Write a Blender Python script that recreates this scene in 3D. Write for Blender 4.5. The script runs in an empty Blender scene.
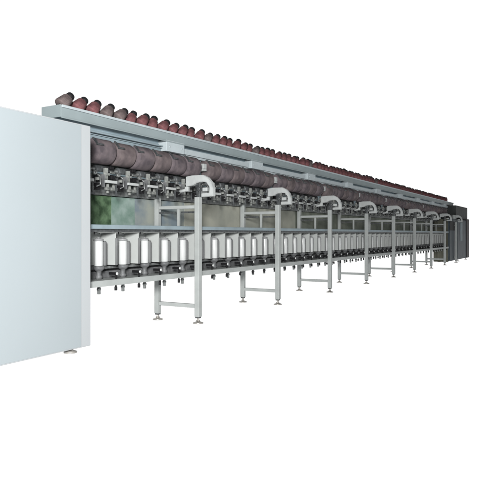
import bpy, bmesh, math, random
from mathutils import Vector, Matrix
random.seed(7)
S = bpy.context.scene
C = S.collection
Y0 = 3.6445           # front plane of the machine
F = [5.24 + 1.957 * k for k in range(9)]   # support frame stations
PITCH = 1.957 / 6

# ------------------------------------------------------------------ materials
def mat(name, col, rough=.5, metal=0, var=.06, scale=6, bump=0, col2=None, spec=.4, stretch=None):
    m = bpy.data.materials.new(name); m.use_nodes = True
    n, l = m.node_tree.nodes, m.node_tree.links
    b = n['Principled BSDF']
    b.inputs['Roughness'].default_value = rough
    b.inputs['Metallic'].default_value = metal
    b.inputs['Specular IOR Level'].default_value = spec
    tc = n.new('ShaderNodeTexCoord'); mp = n.new('ShaderNodeMapping')
    l.new(tc.outputs['Object'], mp.inputs['Vector'])
    if stretch: mp.inputs['Scale'].default_value = stretch
    t = n.new('ShaderNodeTexNoise'); t.inputs['Scale'].default_value = scale; t.inputs['Detail'].default_value = 5
    l.new(mp.outputs[0], t.inputs['Vector'])
    r = n.new('ShaderNodeValToRGB')
    c2 = col2 or tuple(min(1, c * (1 + var)) for c in col)
    c1 = tuple(c * (1 - var) for c in col) if not col2 else col
    r.color_ramp.elements[0].position = .35; r.color_ramp.elements[1].position = .65
    r.color_ramp.elements[0].color = (*c1, 1); r.color_ramp.elements[1].color = (*c2, 1)
    l.new(t.outputs['Fac'], r.inputs['Fac']); l.new(r.outputs['Color'], b.inputs['Base Color'])
    if bump:
        t2 = n.new('ShaderNodeTexNoise'); t2.inputs['Scale'].default_value = scale * 8
        l.new(mp.outputs[0], t2.inputs['Vector'])
        bp = n.new('ShaderNodeBump'); bp.inputs['Strength'].default_value = bump; bp.inputs['Distance'].default_value = .004
        l.new(t2.outputs['Fac'], bp.inputs['Height']); l.new(bp.outputs[0], b.inputs['Normal'])
    return m

def yarn_mat(name, c1, c2, axis='Z', rings=160):
    """wound yarn: fine rings round the axis with uneven tone"""
    m = mat(name, c1, rough=.9, col2=c2, scale=9, spec=.1)
    n, l = m.node_tree.nodes, m.node_tree.links
    b = n['Principled BSDF']
    tc = n.new('ShaderNodeTexCoord')
    w = n.new('ShaderNodeTexWave'); w.wave_type = 'BANDS'; w.bands_direction = axis
    w.inputs['Scale'].default_value = rings / 20; w.inputs['Distortion'].default_value = 2.5
    w.inputs['Detail'].default_value = 3; w.inputs['Detail Scale'].default_value = 6
    l.new(tc.outputs['Object'], w.inputs['Vector'])
    bp = n.new('ShaderNodeBump'); bp.inputs['Strength'].default_value = .45; bp.inputs['Distance'].default_value = .003
    l.new(w.outputs['Fac'], bp.inputs['Height']); l.new(bp.outputs[0], b.inputs['Normal'])
    return m

M = {}
M['cab'] = mat('cabinet_paint', (.222, .252, .266), .5, var=.012, scale=1.2, spec=.3)
M['cab_edge'] = mat('cabinet_edge_paint', (.266, .284, .295), .5, var=.015, scale=1.5, spec=.3)
M['paint'] = mat('pale_grey_paint', (0.250, 0.267, 0.264), .45, var=.06, scale=7, bump=.05, spec=.15)
M['plate'] = mat('light_grey_plate', (0.311, 0.328, 0.323), .55, var=.07, scale=4, spec=.15)
M['arm'] = mat('cast_arm_paint', (0.288, 0.304, 0.304), .4, var=.08, scale=12, spec=.15)
M['tray'] = mat('tray_paint', (0.176, 0.211, 0.219), .42, var=.05, scale=4, spec=.15)
M['hanger'] = mat('hanger_paint', (0.295, 0.336, 0.353), .42, var=.05, scale=9, spec=.15)
M['recess'] = mat('recess_blue_grey', (0.112, 0.144, 0.160), .5, var=.15, scale=5, spec=.15)
M['rail'] = mat('rail_blue_grey', (0.162, 0.204, 0.225), .4, var=.08, scale=8, spec=.15)
M['dark'] = mat('dark_machined_steel', (.055, .06, .063), .45, .3, var=.35, scale=30, bump=.2)
M['mid'] = mat('worn_steel', (.16, .17, .17), .4, .5, var=.3, scale=25)
M['black'] = mat('black_plastic', (.007, .007, .008), .6, var=.2, spec=.15)
M['pot'] = mat('white_enamel', (0.39, 0.405, 0.405), .33, var=.03, scale=10, spec=.55)
M['guide'] = mat('aged_guide_paint', (0.08, 0.086, 0.084), .5, col2=(0.21, 0.22, 0.21), scale=22, spec=.15)
M['shade'] = mat('painted_shade_grey', (0.115, 0.12, 0.122), .6, var=.1, spec=.15)  # shade beside pots and dividers put into a grey colour
M['deckgrey'] = mat('dusty_grey_steel', (0.080, 0.084, 0.088), .55, .2, col2=(0.136, 0.140, 0.144), scale=18, spec=.15)
M['potcap'] = mat('grey_pot_cap', (.17, .175, .18), .5, var=.1)
M['zinc'] = mat('zinc_foot', (.35, .34, .32), .4, .6, var=.1, scale=30)
M['clutter'] = mat('dusty_dark_green_grey', (.018, .022, .022), .8, col2=(.065, .078, .072), scale=16, bump=.3)
M['green'] = mat('mottled_green_backdrop', (0.022, 0.042, 0.022), .8, col2=(0.085, 0.140, 0.080), scale=11, bump=.2, spec=.15)
M['teal'] = mat('pale_teal_backdrop', (0.095, 0.150, 0.125), .7, col2=(0.185, 0.240, 0.222), scale=7, spec=.15)
M['beige'] = mat('beige_backdrop', (0.190, 0.200, 0.175), .75, col2=(0.262, 0.268, 0.230), scale=3, spec=.15)
M['bluegrey'] = mat('blue_grey_backdrop', (0.120, 0.150, 0.170), .75, col2=(0.205, 0.222, 0.200), scale=5, spec=.15)
M['olive'] = mat('olive_grey_backdrop', (0.082, 0.095, 0.078), .75, col2=(0.145, 0.158, 0.132), scale=3, spec=.15)
M['olivecab'] = mat('olive_housing_paint', (0.065, 0.066, 0.052), .6, col2=(0.100, 0.100, 0.080), scale=5, stretch=(6, 1, .4), spec=.08)
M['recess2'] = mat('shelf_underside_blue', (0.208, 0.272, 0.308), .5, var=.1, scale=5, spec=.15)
M['endcab'] = mat('dark_slate_paint', (0.022, 0.032, 0.040), .45, col2=(0.040, 0.052, 0.062), scale=3, spec=.08)
M['endstrip'] = mat('dark_taupe_strip', (0.045, 0.042, 0.044), .5, var=.1, spec=.08)
M['endhouse'] = mat('charcoal_housing', (0.035, 0.038, 0.038), .55, var=.2, scale=4, spec=.08)
M['pk'] = yarn_mat('purplish_brown_yarn', (0.058, 0.050, 0.056), (0.118, 0.099, 0.105), 'X', 420)
M['pk2'] = yarn_mat('brown_yarn', (0.066, 0.055, 0.058), (0.124, 0.103, 0.104), 'X', 420)
M['maroon'] = yarn_mat('maroon_yarn', (.055, .024, .026), (.155, .068, .072), 'Z', 500)
M['greyyarn'] = yarn_mat('grey_brown_yarn', (.05, .040, .040), (.125, .10, .098), 'Z', 500)
M['tube'] = mat('card_tube', (.45, .43, .42), .8)

# ------------------------------------------------------------------ mesh helpers
def bx(bm, x0, x1, y0, y1, z0, z1, bev=0):
    r = bmesh.ops.create_cube(bm, size=1, matrix=Matrix.Translation(((x0+x1)/2, (y0+y1)/2, (z0+z1)/2)) @ Matrix.Diagonal((abs(x1-x0), abs(y1-y0), abs(z1-z0), 1)))
    if bev:
        es = list({e for v in r['verts'] for e in v.link_edges})
        bmesh.ops.bevel(bm, geom=es, offset=bev, segments=2, profile=.5, affect='EDGES')

def lathe(bm, prof, seg=24, mtx=Matrix()):
    """prof = [(radius, height)...] revolved about local z; closed with end fans where radius 0"""
    rings = []
    for r, z in prof:
        if r < 1e-6: rings.append([bm.verts.new(mtx @ Vector((0, 0, z)))])
        else: rings.append([bm.verts.new(mtx @ Vector((r*math.cos(2*math.pi*i/seg), r*math.sin(2*math.pi*i/seg), z))) for i in range(seg)])
    for a, b in zip(rings, rings[1:]):
        for i in range(seg):
            j = (i+1) % seg
            if len(a) == 1 and len(b) == 1: continue
            if len(a) == 1: f = bm.faces.new((a[0], b[j], b[i]))
            elif len(b) == 1: f = bm.faces.new((a[i], a[j], b[0]))
            else: f = bm.faces.new((a[i], a[j], b[j], b[i]))
            f.smooth = True

def cyl(bm, p, q, r, seg=12):
    p, q = Vector(p), Vector(q); d = q - p
    m = Matrix.Translation(p) @ d.to_track_quat('Z', 'Y').to_matrix().to_4x4()
    e = min(r*.15, .003)
    lathe(bm, [(0, 0), (r-e, 0), (r, e), (r, d.length-e), (r-e, d.length), (0, d.length)], seg, m)

def tube_path(bm, pts, r, seg=6):
    for a, b in zip(pts, pts[1:]): cyl(bm, a, b, r, seg)

def prism(bm, outline, x0, x1, bev=0):
    """outline in (y,z), extruded along x"""
    a = [bm.verts.new((x0, y, z)) for y, z in outline]; b = [bm.verts.new((x1, y, z)) for y, z in outline]
    n = len(a); fs = [bm.faces.new(a), bm.faces.new(b[::-1])]
    for i in range(n): fs.append(bm.faces.new((a[i], b[i], b[(i+1) % n], a[(i+1) % n])))
    bmesh.ops.recalc_face_normals(bm, faces=fs)
    if bev: bmesh.ops.bevel(bm, geom=list({e for f in fs[:2] for e in f.edges}), offset=bev, segments=2, affect='EDGES')

def obj(name, bm, m, parent=None, loc=(0, 0, 0)):
    bmesh.ops.recalc_face_normals(bm, faces=bm.faces)
    me = bpy.data.meshes.new(name); bm.to_mesh(me); bm.free()
    for mm in (m if isinstance(m, (list, tuple)) else [m]): me.materials.append(mm)
    o = bpy.data.objects.new(name, me); C.objects.link(o); o.location = loc
    if parent: o.parent = parent
    return o

def part(name, fn, m, parent, loc=(0, 0, 0)):
    bm = bmesh.new(); fn(bm); return obj(name, bm, m, parent, loc)

def box(name, m, parent, x0, x1, y0, y1, z0, z1, bev=.003, org=None):
    ox, oy, oz = org or (0, 0, 0)
    return part(name, lambda bm: bx(bm, x0-ox, x1-ox, y0-oy, y1-oy, z0-oz, z1-oz, bev), m, parent, (ox, oy, oz) if org else (0, 0, 0))

def empty(name, loc, parent=None):
    o = bpy.data.objects.new(name, None); C.objects.link(o); o.location = loc; o.empty_display_size = .05
    if parent: o.parent = parent
    return o

def dup(o, loc, parent=None):
    r = o.copy(); C.objects.link(r); r.location = loc
    if parent: r.parent = parent
    for ch in [c for c in bpy.data.objects if c.parent == o]:
        c = ch.copy(); C.objects.link(c); c.parent = r
        for g in [g for g in bpy.data.objects if g.parent == ch]:
            d = g.copy(); C.objects.link(d); d.parent = c
    return r

# ------------------------------------------------------------------ floor
fm = bpy.data.materials.new('white_backlit_floor'); fm.use_nodes = True
n, l = fm.node_tree.nodes, fm.node_tree.links
n.clear(); out = n.new('ShaderNodeOutputMaterial'); tr = n.new('ShaderNodeBsdfTranslucent')
tr.inputs['Color'].default_value = (.97, .97, .97, 1); l.new(tr.outputs[0], out.inputs['Surface'])  # translucence added so light from below keeps the floor shadowless white
bm = bmesh.new(); bmesh.ops.create_grid(bm, x_segments=2, y_segments=2, size=300)
fl = obj('floor', bm, fm); fl['kind'] = 'structure'

# ------------------------------------------------------------------ the machine
T = empty('twisting_machine', (5.24, Y0, 0))
T['label'] = 'long pale grey yarn twisting machine on slim leg frames, white cabinet at its near end'
T['category'] = 'textile machine'
R = empty('x', (0, 0, 0)); bpy.data.objects.remove(R)
OX, OY = 5.24, Y0
# all part geometry below is written relative to the root: X' = X - OX, Y' = offset behind the front plane
def X(v): return v - OX

# near end cabinet
CR = 3.59
cab = box('end_cabinet', M['cab_edge'], T, X(1.85), X(CR), 0.003, .92, .036, 1.932, .006)
cab['label'] = 'large plain white sheet metal cabinet'
d = box('front_panel', M['cab'], cab, X(1.90), X(3.478), -.0005, .004, .046, 1.922, .002)
def footf(bm, x, y, z1, rp=.055):
    cyl(bm, (x, y, .016), (x, y, z1), .013, 12)
    lathe(bm, [(0, 0), (rp, 0), (rp, .010), (rp*.55, .020), (.02, .024), (0, .024)], 24, Matrix.Translation((x, y, 0)))
    lathe(bm, [(0, .026), (.022, .026), (.022, .036), (0, .036)], 6, Matrix.Translation((x, y, 0)))
for fx, fy in ((3.415, .06), (2.05, .07), (3.366, .85), (2.05, .85)):
    part('levelling_foot', lambda bm: footf(bm, X(fx), fy, .05), M['zinc'], cab)

# far end cabinet, dark
ec = box('end_cabinet', M['endcab'], T, X(19.95), X(23.45), .10, .60, .075, 1.52, .008)
ec['label'] = 'dark slate cabinet at the far end'
box('side_panel', M['olivecab'], ec, X(19.94), X(19.949), .12, .59, .06, 1.50, .002)['label'] = 'olive grey slatted side panel'
for i in range(5): box('slat', M['olivecab'], ec, X(19.925), X(19.939), .14+.09*i, .18+.09*i, .10, 1.46, .003)
box('door', M['endcab'], ec, X(20.05), X(21.35), .088, .0985, .12, 1.46, .003)
box('door', M['endcab'], ec, X(21.55), X(23.2), .088, .0985, .12, 1.46, .003)
box('vent_panel', M['black'], ec, X(20.1), X(21.25), .078, .087, 1.12, 1.43, .002)
box('vent_panel', M['recess'], ec, X(22.05), X(22.5), .078, .087, .75, 1.43, .002)
box('edge_post', M['endstrip'], T, X(23.452), X(23.95), .07, .61, .075, 1.58, .006)
box('end_housing', M['endhouse'], T, X(21.6), X(24.05), .15, .65, 1.585, 2.04, .01)
box('control_box', M['paint'], T, X(20.55), X(20.95), .03, .086, 1.53, 1.66, .006)
for fx in (21.9, 23.6): part('levelling_foot', lambda bm: footf(bm, X(fx), .14, .08), M['zinc'], T)
# olive gearbox housing behind the last pots
#box('gear_housing', M['olivecab'], T, X(18.25), X(19.94), .43, .95, .27, 1.40, .008)

# top shelf: folded tray
XA, XB = 3.62, 22.45
def tray(bm):
    bx(bm, X(XA), X(XB), .40, .408, 2.055, 2.168, .002)           # front lip
    bx(bm, X(XA), X(XB), .409, .64, 2.140, 2.148, .002)           # shelf sheet
    bx(bm, X(XA), X(XB), .641, .649, 2.075, 2.168, .002)          # rear lip
    bx(bm, X(XA), X(XB), .388, .399, 2.050, 2.062, .003)
cs = part('creel_shelf', tray, M['tray'], T)
box('rolled_edge', M['hanger'], cs, X(XA), X(XB), .383, .399, 2.147, 2.171, .003)
box('shelf_end_plate', M['tray'], T, X(XA)-.008, X(XA)-.001, .40, .649, 2.06, 2.172, .001)
# dark recess below the shelf and lower trough strips with hangers
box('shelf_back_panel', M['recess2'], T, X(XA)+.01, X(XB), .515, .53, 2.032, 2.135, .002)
ks = range(-1, 9)
for k in ks:
    f = 5.24 + 1.957*k
    a, b = f + .245, f + 1.957 - .105
    a = max(a, CR+.02); b = min(b, XB)
    if b <= a: continue
    def trough(bm, a=a, b=b):
        bx(bm, X(a), X(b), .44, .452, 1.957 if a > 5 else 1.992, 2.006 if a < 5 else 2.022, .002)
        bx(bm, X(a), X(b), .453, .55, 1.972, 1.980, .002)
        bx(bm, X(a), X(b), .47, .478, 1.93, 1.971, .002)
        bx(bm, X(a), X(b), .50, .512, 1.985, 2.03, .002)
    part('yarn_trough', trough, M['rail' if a < 5 else 'hanger'], T)
for f in F[:9]:
    if f + .24 > XB: continue
    def hang(bm, f=f):
        bx(bm, X(f-.10), X(f+.24), .396, .56, 1.945, 2.072, .005)
        for sx in (f-.04, f+.18): cyl(bm, (X(sx), .389, 2.0), (X(sx), .3975, 2.0), .010, 8)
    part('hanger_block', hang, M['hanger'], T)

# rear structure: dark upper wall, boards standing in for plants and walls beyond, middle back plates
for k in ks:
    a = max(5.24 + 1.957*k + .02, CR + .01); b = min(5.24 + 1.957*(k+1) + .015, 19.94 if k < 8 else XB)
    if k == 7: b = 5.24 + 1.957*8 + .015
    if k == 8: b = XB
    if b > a: box('rear_wall_panel', M['clutter'], T, X(a), X(b), .72, .735, 1.40, 2.02, .002)
boards = [(3.60, 4.53, 'green'), (4.535, 4.90, 'teal'), (4.905, 5.83, 'bluegrey')]
for i, (a, b, mm) in enumerate(boards):
    o = box('backdrop_board', M[mm], T, X(a), X(b), .655+.001*i, .668+.001*i, 1.02, 1.398, .002)
    o['label'] = {'green': 'mottled green backdrop board standing in for plants', 'teal': 'pale teal backdrop board standing in for the view behind', 'bluegrey': 'blue grey backdrop board standing in for the view behind'}[mm]
xs = [5.835, 7.15, 9.10, 11.06, 13.02, 14.97, 16.93, 20.7]
for i, (a, b) in enumerate(zip(xs, xs[1:])):
    box('backdrop_board', M['beige' if i < 2 else 'olive'], T, X(a), X(b)-.005, .655, .668, 1.02, 1.398, .002)
for k in range(-1, 8):
    a = max(5.24 + 1.957*k + .002, CR+.01); b = 5.24 + 1.957*(k+1) - .002
    b = min(b, 19.92)
    def bp(bm, a=a, b=b):
        bx(bm, X(a), X(b), .40, .408, .70, 1.028, .002)
    part('back_plate', bp, M['plate'], T)

# front rail
def rail(bm, a, b):
    bx(bm, X(a), X(b), .10, .13, 1.046, 1.086, .004)
def rail2(bm, a, b):
    bx(bm, X(a), X(b), .14, .20, 1.020, 1.058, .003)
part('front_rail', lambda bm: rail(bm, CR+.005, 19.94), M['rail'], T)
part('cable_duct', lambda bm: rail2(bm, CR+.005, 19.94), M['dark'], T)
# lower rail shelf joining the rail to the back plates
#part('pot_canopy', lambda bm: bx(bm, X(CR+.005), X(19.94), .205, .399, 1.030, 1.038, .002), M['plate'], T)

# spindle deck
def beam(bm, a, b):
    bx(bm, X(a), X(b), .10, .106, .520, .576, .002)
    bx(bm, X(a), X(b), .107, .42, .567, .575, .002)
    bx(bm, X(a), X(b), .38, .388, .512, .573, .002)
for k in range(-1, 8):
    a = max(5.24 + 1.957*k + .003, CR+.005); b = min(5.24 + 1.957*(k+1) - .003, 19.94)
    part('spindle_deck', lambda bm: beam(bm, a, b), M['paint'], T)
def drive(bm):
    bx(bm, X(CR+.005), X(19.94), .4075, .4205, .5765, .699, .002)
    bx(bm, X(CR+.005), X(19.94), .33, .338, .5755, .64, .001)       # flat drive belt
part('drive_belt', drive, M['deckgrey'], T)
part('belt_guide', lambda bm: bx(bm, X(CR+.005), X(19.94), .30, .329, .665, .69, .002), M['mid'], T)

# support frames
def leg(bm, y0, w, z1):
    bx(bm, -w/2, w/2, y0, y0+w, .075, z1, .005)
arm_o = [(.18, 1.645), (.10, 1.655), (-.05, 1.655), (-.11, 1.625), (-.16, 1.57), (-.185, 1.50), (-.185, 1.415),
         (-.03, 1.413), (-.03, 1.45), (-.135, 1.455), (-.138, 1.52), (-.10, 1.57), (-.04, 1.582), (.03, 1.57), (.09, 1.545), (.18, 1.535)]
def make_frame():
    r = empty('support_frame', (0, 0, 0), T)
    part('leg', lambda bm: leg(bm, -.002, .062, 1.412), M['paint'], r)
    part('leg', lambda bm: leg(bm, .575, .058, 1.51), M['paint'], r)
    def xb(bm, z0, z1):
        bx(bm, -.02, .02, .0605, .5745, z0, z1, .003)
    part('crossbar', lambda bm: xb(bm, 1.285, 1.322), M['paint'], r)
    part('crossbar', lambda bm: xb(bm, .172, .214), M['paint'], r)
    part('tie_bar', lambda bm: bx(bm, -.012, .012, .0605, .26, 1.235, 1.255, .002), M['dark'], r)
    part('tie_bar', lambda bm: bx(bm, -.012, .012, .34, .5745, 1.235, 1.255, .002), M['dark'], r)
    part('mounting_plate', lambda bm: bx(bm, -.012, .012, .285, .315, 1.09, 1.2845, .003), M['paint'], r)
    for y in (.03, .604):
        part('levelling_foot', lambda bm: footf(bm, 0, y, .08, .058), M['zinc'], r)
        part('end_cap', lambda bm: bx(bm, -.024, .024, y-.024, y+.024, .060, .0745, .002), M['dark'], r)
    part('doffing_arm', lambda bm: prism(bm, arm_o, -.03, .03, .006), M['arm'], r)
    def link(bm):
        bx(bm, -.014, .014, .0, .045, 1.413, 1.566, .003)
        cyl(bm, (-.045, -.0, 1.50), (.045, 0, 1.50), .022, 12)
    part('arm_pivot', link, M['dark'], r)
    part('latch', lambda bm: bx(bm, -.02, .02, -.10, -.04, 1.475, 1.515, .004), M['arm'], r)
    part('hand_grip', lambda bm: (cyl(bm, (0, .19, 1.50), (0, .28, 1.485), .018, 10), bx(bm, -.02, .02, .16, .20, 1.48, 1.534, .004)), M['arm'], r)
    return r
fr0 = make_frame()
for i, f in enumerate(F):
    o = fr0 if i == 0 else dup(fr0, (X(f), 0, 0), T)
    if i == 0: o.location = (0, 0, 0)

# spindle pots
def make_pot():
    r = part('spindle_pot', lambda bm: lathe(bm, [(0, .70), (.037, .70), (.041, .706), (.041, .925), (.038, .934), (0, .934)], 28, Matrix.Translation((-.016, -.012, 0))), M['pot'], T)
    part('divider_plate', lambda bm: bx(bm, PITCH/2-.003, PITCH/2+.003, -.06, .14, .702, 1.012, .002), M['plate'], r)
    part('pot_shade_side', lambda bm: lathe(bm, [(0, .700), (.026, .700), (.029, .706), (.029, .918), (.022, .932), (0, .934)], 24, Matrix.Translation((.058, -.004, 0))), M['shade'], r)  # dark cylinder added as the shaded right side of the pot
    part('divider_shade_strip', lambda bm: bx(bm, PITCH/2-.010, PITCH/2+.008, -.076, -.061, .702, .96, .002), M['shade'], r)  # dark strip added for the shaded slots between pots
    part('pot_cap', lambda bm: (lathe(bm, [(0, .936), (.047, .936), (.047, .950), (.035, .955), (.014, .958), (.012, .970), (0, .970)], 24, Matrix.Translation((-.012, -.008, 0)))), M['potcap'], r)
    def base(bm):
        lathe(bm, [(0, .576), (.030, .576), (.034, .60), (.024, .615), (.024, .65), (.040, .66), (.050, .675), (.050, .698), (0, .698)], 20)
    part('spindle_base', base, M['deckgrey'], r)
    part('spindle_shaft', lambda bm: (cyl(bm, (0, 0, .435), (0, 0, .574), .016, 12), cyl(bm, (0, 0, .47), (0, 0, .49), .021, 12)), M['mid'], r)
    part('brake_lever', lambda bm: (bx(bm, .075, .10, -.14, -.05, .615, .64, .003), cyl(bm, (.088, -.13, .505), (.088, -.13, .615), .008, 8), cyl(bm, (.088, -.13, .470), (.088, -.13, .506), .014, 10)), M['black'], r)
    part('brake_pad', lambda bm: cyl(bm, (.088, -.15, .628), (.088, -.141, .628), .014, 12), M['pot'], r)
    def pig(bm):
        tube_path(bm, [(0, .06, 1.01), (0, .03, 1.012), (.012, .0, 1.005), (0, -.012, 1.0), (-.012, 0, .995), (0, .012, .99)], .0035)
        cyl(bm, (0, .06, .995), (0, .06, 1.025), .006, 8)
    part('yarn_guide', pig, M['dark'], r)
    return r
pot0 = make_pot(); pot0.location = (X(3.937), .25, 0)
px = [3.937 + PITCH*i for i in range(49)]
for i, v in enumerate(px):
    if i: dup(pot0, (X(v), .25, 0), T)

# thread guide units between the pots and the take-up row
def make_guide():
    r = part('thread_guide_unit', lambda bm: bx(bm, -.075, .085, -.012, .012, 1.512, 1.540, .003), M['arm'], T)
    part('side_plate', lambda bm: bx(bm, -.078, -.062, .013, .18, 1.47, 1.60, .003), M['deckgrey'], r)
    part('guide_post', lambda bm: (bx(bm, -.055, -.015, .02, .05, 1.5425, 1.665, .004), bx(bm, -.075, .0, .012, .0195, 1.59, 1.615, .002)), M['guide'], r)
    part('tension_block', lambda bm: bx(bm, .005, .055, -.005, .04, 1.552, 1.592, .003), M['black'], r)
    part('eyelet_block', lambda bm: bx(bm, .0, .05, .0, .03, 1.655, 1.685, .003), M['black'], r)
    part('upper_tab', lambda bm: (bx(bm, .02, .09, .02, .03, 1.615, 1.635, .002), bx(bm, .10, .13, .06, .075, 1.46, 1.60, .002)), M['guide'], r)
    part('tension_disc', lambda bm: (cyl(bm, (.09, -.03, 1.60), (.09, 0, 1.60), .022, 16), cyl(bm, (.09, -.045, 1.60), (.09, -.03, 1.60), .009, 10)), M['mid'], r)
    part('lower_bracket', lambda bm: (bx(bm, -.06, -.015, .0, .03, 1.443, 1.468, .002), bx(bm, .01, .10, .0, .03, 1.440, 1.470, .002), bx(bm, -.012, .010, .031, .05, 1.415, 1.51, .002)), M['guide'], r)
    part('drop_lever', lambda bm: (bx(bm, .045, .062, -.03, -.013, 1.405, 1.50, .002), bx(bm, .03, .075, -.035, -.031, 1.385, 1.404, .001)), M['dark'], r)
    part('spring_box', lambda bm: bx(bm, .115, .165, -.02, .03, 1.435, 1.50, .003), M['black'], r)
    part('stop_pin', lambda bm: bx(bm, .125, .16, -.01, .015, 1.53, 1.56, .003), M['guide'], r)
    part('roller', lambda bm: cyl(bm, (-.12, .11, 1.655), (.12, .11, 1.655), .042, 20), M['dark'], r)
    part('swing_wire', lambda bm: tube_path(bm, [(.12, .05, 1.64), (.13, -.05, 1.56), (.11, -.07, 1.48), (.06, -.07, 1.46)], .005), M['mid'], r)
    return r
g0 = make_guide(); g0.location = (X(3.937)+.03, .44, 0)
for i, v in enumerate(px):
    if i: dup(g0, (X(v)+.03, .44, 0), T)
part('roller_shaft', lambda bm: cyl(bm, (X(CR)+.01, .55, 1.655), (X(19.94), .55, 1.655), .018, 10), M['mid'], T)
part('guide_beam', lambda bm: (bx(bm, X(CR)+.01, X(19.94), .60, .65, 1.405, 1.50, .003),), M['mid'], T)
part('traverse_rod', lambda bm: (bx(bm, X(CR)+.01, X(19.94), .50, .512, 1.605, 1.622, .002),), M['recess'], T)

# take-up cradles of the packages and section bearings (parts of the machine)
groups = []
for k in range(-1, 8):
    f = 5.24 + 1.957*k
    groups.append(f + .60 - 1.80 if True else 0)
starts = [5.24 + 1.957*k - 1.20 for k in range(0, 9)]
centres = [s + .15 + .30*i for s in starts for i in range(6)]
def cradle(bm):
    bx(bm, -.150, -.1465, -.03, .20, .00, .055, .0)
    bx(bm, -.149, -.070, -.138, -.112, .038, .056, .002)
    prism(bm, [(-.131, .0561), (-.108, .090), (-.07, .120), (-.06, .112), (-.095, .078), (-.112, .0561)], -.1535, -.139)
    cyl(bm, (-.1485, 0, 0), (-.1455, 0, 0), .04, 16)
cr0 = part('package_cradle', cradle, M['dark'], T, (X(centres[0]), .50, 1.825))
for cx in centres[1:]:
    o = cr0.copy(); C.objects.link(o); o.location = (X(cx), .50, 1.825)
br0 = part('section_bearing', lambda bm: (bx(bm, -.035, .035, -.03, .05, .0, .06, .004), bx(bm, -.04, .04, -.025, .06, -.03, -.001, .002)), [M['arm']], T, (X(starts[0]+1.88), .43, 1.82))
col0 = part('bearing_column', lambda bm: bx(bm, -.05, .05, .0, .05, -.20, .12, .003), M['recess'], T, (X(starts[0]+1.88), .50, 1.82))
for s in starts[1:]:
    if s + 1.88 > 21.5: continue
    for q, yy in ((br0, .43), (col0, .50)):
        o = q.copy(); C.objects.link(o); o.location = (X(s+1.88), yy, 1.82)

# ------------------------------------------------------------------ countable things lying on / in the machine
ones = ['', 'first', 'second', 'third', 'fourth', 'fifth', 'sixth', 'seventh', 'eighth', 'ninth', 'tenth', 'eleventh', 'twelfth', 'thirteenth',
        'fourteenth', 'fifteenth', 'sixteenth', 'seventeenth', 'eighteenth', 'nineteenth']
tens = {2: 'twenty', 3: 'thirty', 4: 'forty', 5: 'fifty', 6: 'sixty', 7: 'seventy', 8: 'eighty', 9: 'ninety'}
def ordw(n):
    if n < 20: return ones[n]
    if n == 100: return 'hundredth'
    if n > 100: return 'hundred and ' + ordw(n-100)
    t, u = divmod(n, 10)
    return (tens[t][:-1] + 'ieth') if u == 0 else tens[t] + '-' + ones[u]

# take-up yarn packages
def pkg(bm, r):
    m = Matrix.Rotation(math.pi/2, 4, 'Y')
    h = .1405
    lathe(bm, [(.03, -h), (r-.032, -h), (r-.014, -h+.005), (r-.003, -h+.018), (r+.001, -h+.03), (r, 0), (r+.001, h-.03), (r-.003, h-.018), (r-.014, h-.005), (r-.032, h), (.03, h)], 48, m)
def core(bm):
    m = Matrix.Rotation(math.pi/2, 4, 'Y')
    lathe(bm, [(0, -.1450), (.0295, -.1450), (.0295, .1450), (0, .1450)], 20, m)
bms = []
for r_, mm in ((.125, 'pk'), (.121, 'pk2'), (.128, 'pk'), (.124, 'pk2'), (.119, 'pk')):
    b = bmesh.new(); pkg(b, r_); bms.append((b, mm))
protos = []
for b, mm in bms:
    o = obj('yarn_package', b, M[mm]); protos.append(o)
bc = bmesh.new(); core(bc); core_me = obj('tube_core', bc, M['tube'])
vis = [c for c in centres if c < 21.3]
for i, cx in enumerate(vis):
    pr = protos[i % 5]
    o = pr.copy() if i >= 5 else pr
    if i >= 5: C.objects.link(o)
    o.location = (cx, Y0+.50, 1.825)
    o.rotation_euler = (random.uniform(0, 6.28), 0, 0)
    o['label'] = 'purplish brown yarn package, %s from the white cabinet in the take-up row' % ordw(i+1)
    o['category'] = 'yarn package'; o['group'] = 'yarn packages in the take-up row'
    c = core_me if i == 0 else core_me.copy()
    if i: C.objects.link(c)
    c.parent = o

# supply cones on the shelf, leaning towards the far end
def cone(bm):
    lathe(bm, [(.018, -.006), (.050, -.006), (.058, .0), (.060, .008), (.047, .092), (.042, .100), (.022, .104), (.018, .102)], 28)
def tipf(bm):
    lathe(bm, [(0, .085), (.021, .085), (.021, .106), (.034, .108), (.037, .116), (.035, .132), (.030, .141), (0, .142)], 18)
def pegf(bm):
    lathe(bm, [(0, -.045), (.012, -.045), (.012, .084), (0, .084)], 10)
cm = obj('supply_cone', (lambda b: (cone(b), b)[1])(bmesh.new()), M['maroon'])
cg = obj('supply_cone', (lambda b: (cone(b), b)[1])(bmesh.new()), M['greyyarn'])
tp = obj('tip_cap', (lambda b: (tipf(b), b)[1])(bmesh.new()), M['black'])
pg = obj('peg', (lambda b: (pegf(b), b)[1])(bmesh.new()), M['zinc'])
greys = {0, 3, 4, 13, 20, 31, 52, 77}
x = 3.725; i = 0; used = set()
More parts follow.
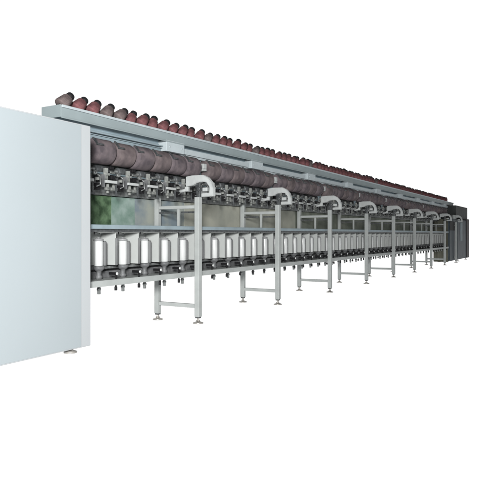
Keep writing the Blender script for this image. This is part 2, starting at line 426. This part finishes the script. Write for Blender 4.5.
while x < 21.7:
    k = 'g' if i in greys else 'm'
    src = cg if k == 'g' else cm
    o = src if k not in used else src.copy()
    if k in used: C.objects.link(o)
    tilt = math.radians(random.uniform(32, 50)); 
    o.location = (x + random.uniform(-.01, .01), Y0 + .515 + random.uniform(-.012, .012), 2.150 + .068*math.sin(tilt))
    o.rotation_euler = Matrix.Rotation(random.uniform(-.15, .15), 3, 'Z').to_euler() if False else (0, tilt, random.uniform(-.18, .10))
    s_ = random.uniform(1.04, 1.18); o.scale = (s_, s_, s_)
    o['label'] = '%s yarn cone with black tip on the top shelf, %s from the white cabinet' % ('grey brown' if k == 'g' else 'maroon', ordw(i+1))
    o['category'] = 'yarn cone'; o['group'] = 'yarn cones leaning along the top shelf'
    for q in (tp, pg):
        c = q if i == 0 else q.copy()
        if i: C.objects.link(c)
        c.parent = o
    used.add(k); i += 1; x += .182
print('cones', i, 'packages', len(vis))

# ------------------------------------------------------------------ camera
f_, th = 570.0, math.atan(327/570)
cam = bpy.data.cameras.new('camera'); co = bpy.data.objects.new('camera', cam); C.objects.link(co)
cam.lens = f_/500*36; cam.sensor_width = 36; cam.shift_y = -16/500
cam.clip_end = 1000; cam.clip_start = .05
co.location = (0, 0, 1)
co.rotation_euler = (math.pi/2, 0, th - math.pi/2)
# forward (cos th, sin th) -> yaw measured from +Y
S.camera = co

# ------------------------------------------------------------------ light: shaped world, white studio behind, white added under the floor, dim behind the camera
w = bpy.data.worlds.new('World'); S.world = w; w.use_nodes = True
n, l = w.node_tree.nodes, w.node_tree.links
bg = n['Background']
tc = n.new('ShaderNodeTexCoord'); sep = n.new('ShaderNodeSeparateXYZ'); l.new(tc.outputs['Generated'], sep.inputs[0])
mr = n.new('ShaderNodeMapRange'); mr.inputs['From Min'].default_value = -.75; mr.inputs['From Max'].default_value = -.45
mr.interpolation_type = 'SMOOTHSTEP'; l.new(sep.outputs['Y'], mr.inputs['Value'])
mz = n.new('ShaderNodeMapRange'); mz.inputs['From Min'].default_value = .05; mz.inputs['From Max'].default_value = -.02
mz.interpolation_type = 'SMOOTHSTEP'; l.new(sep.outputs['Z'], mz.inputs['Value'])
mx = n.new('ShaderNodeMath'); mx.operation = 'MAXIMUM'; mq = n.new('ShaderNodeMapRange'); mq.inputs['From Min'].default_value = -.15; mq.inputs['From Max'].default_value = .10
mq.interpolation_type = 'SMOOTHSTEP'; l.new(sep.outputs['X'], mq.inputs['Value'])
mu = n.new('ShaderNodeMath'); mu.operation = 'MULTIPLY'; l.new(mr.outputs[0], mu.inputs[0]); l.new(mq.outputs[0], mu.inputs[1])
l.new(mu.outputs[0], mx.inputs[0]); l.new(mz.outputs[0], mx.inputs[1])
ms = n.new('ShaderNodeMapRange'); ms.inputs['To Min'].default_value = .04; ms.inputs['To Max'].default_value = 1.08
l.new(mx.outputs[0], ms.inputs['Value']); l.new(ms.outputs[0], bg.inputs['Strength'])
bg.inputs['Color'].default_value = (1, 1, 1, 1)
mr.inputs['From Min'].default_value = -.22; mr.inputs['From Max'].default_value = -.04
def area(name, loc, tgt, size, power, col):
    L = bpy.data.lights.new(name, 'AREA'); L.shape = 'DISK'; L.size = size; L.energy = power; L.color = col
    o = bpy.data.objects.new(name, L); C.objects.link(o); o.location = loc
    o.rotation_euler = (Vector(tgt) - Vector(loc)).to_track_quat('-Z', 'Y').to_euler()
area('studio_lamp', (-1.8, -1.0, 2.2), (5, 3.9, 1.0), 1.2, 1600, (1, .985, .97))
S.view_settings.view_transform = 'Standard'; S.view_settings.look = 'None'
S.view_settings.exposure = 0; S.view_settings.gamma = 1
S.cycles.max_bounces = 6; S.cycles.use_denoising = True
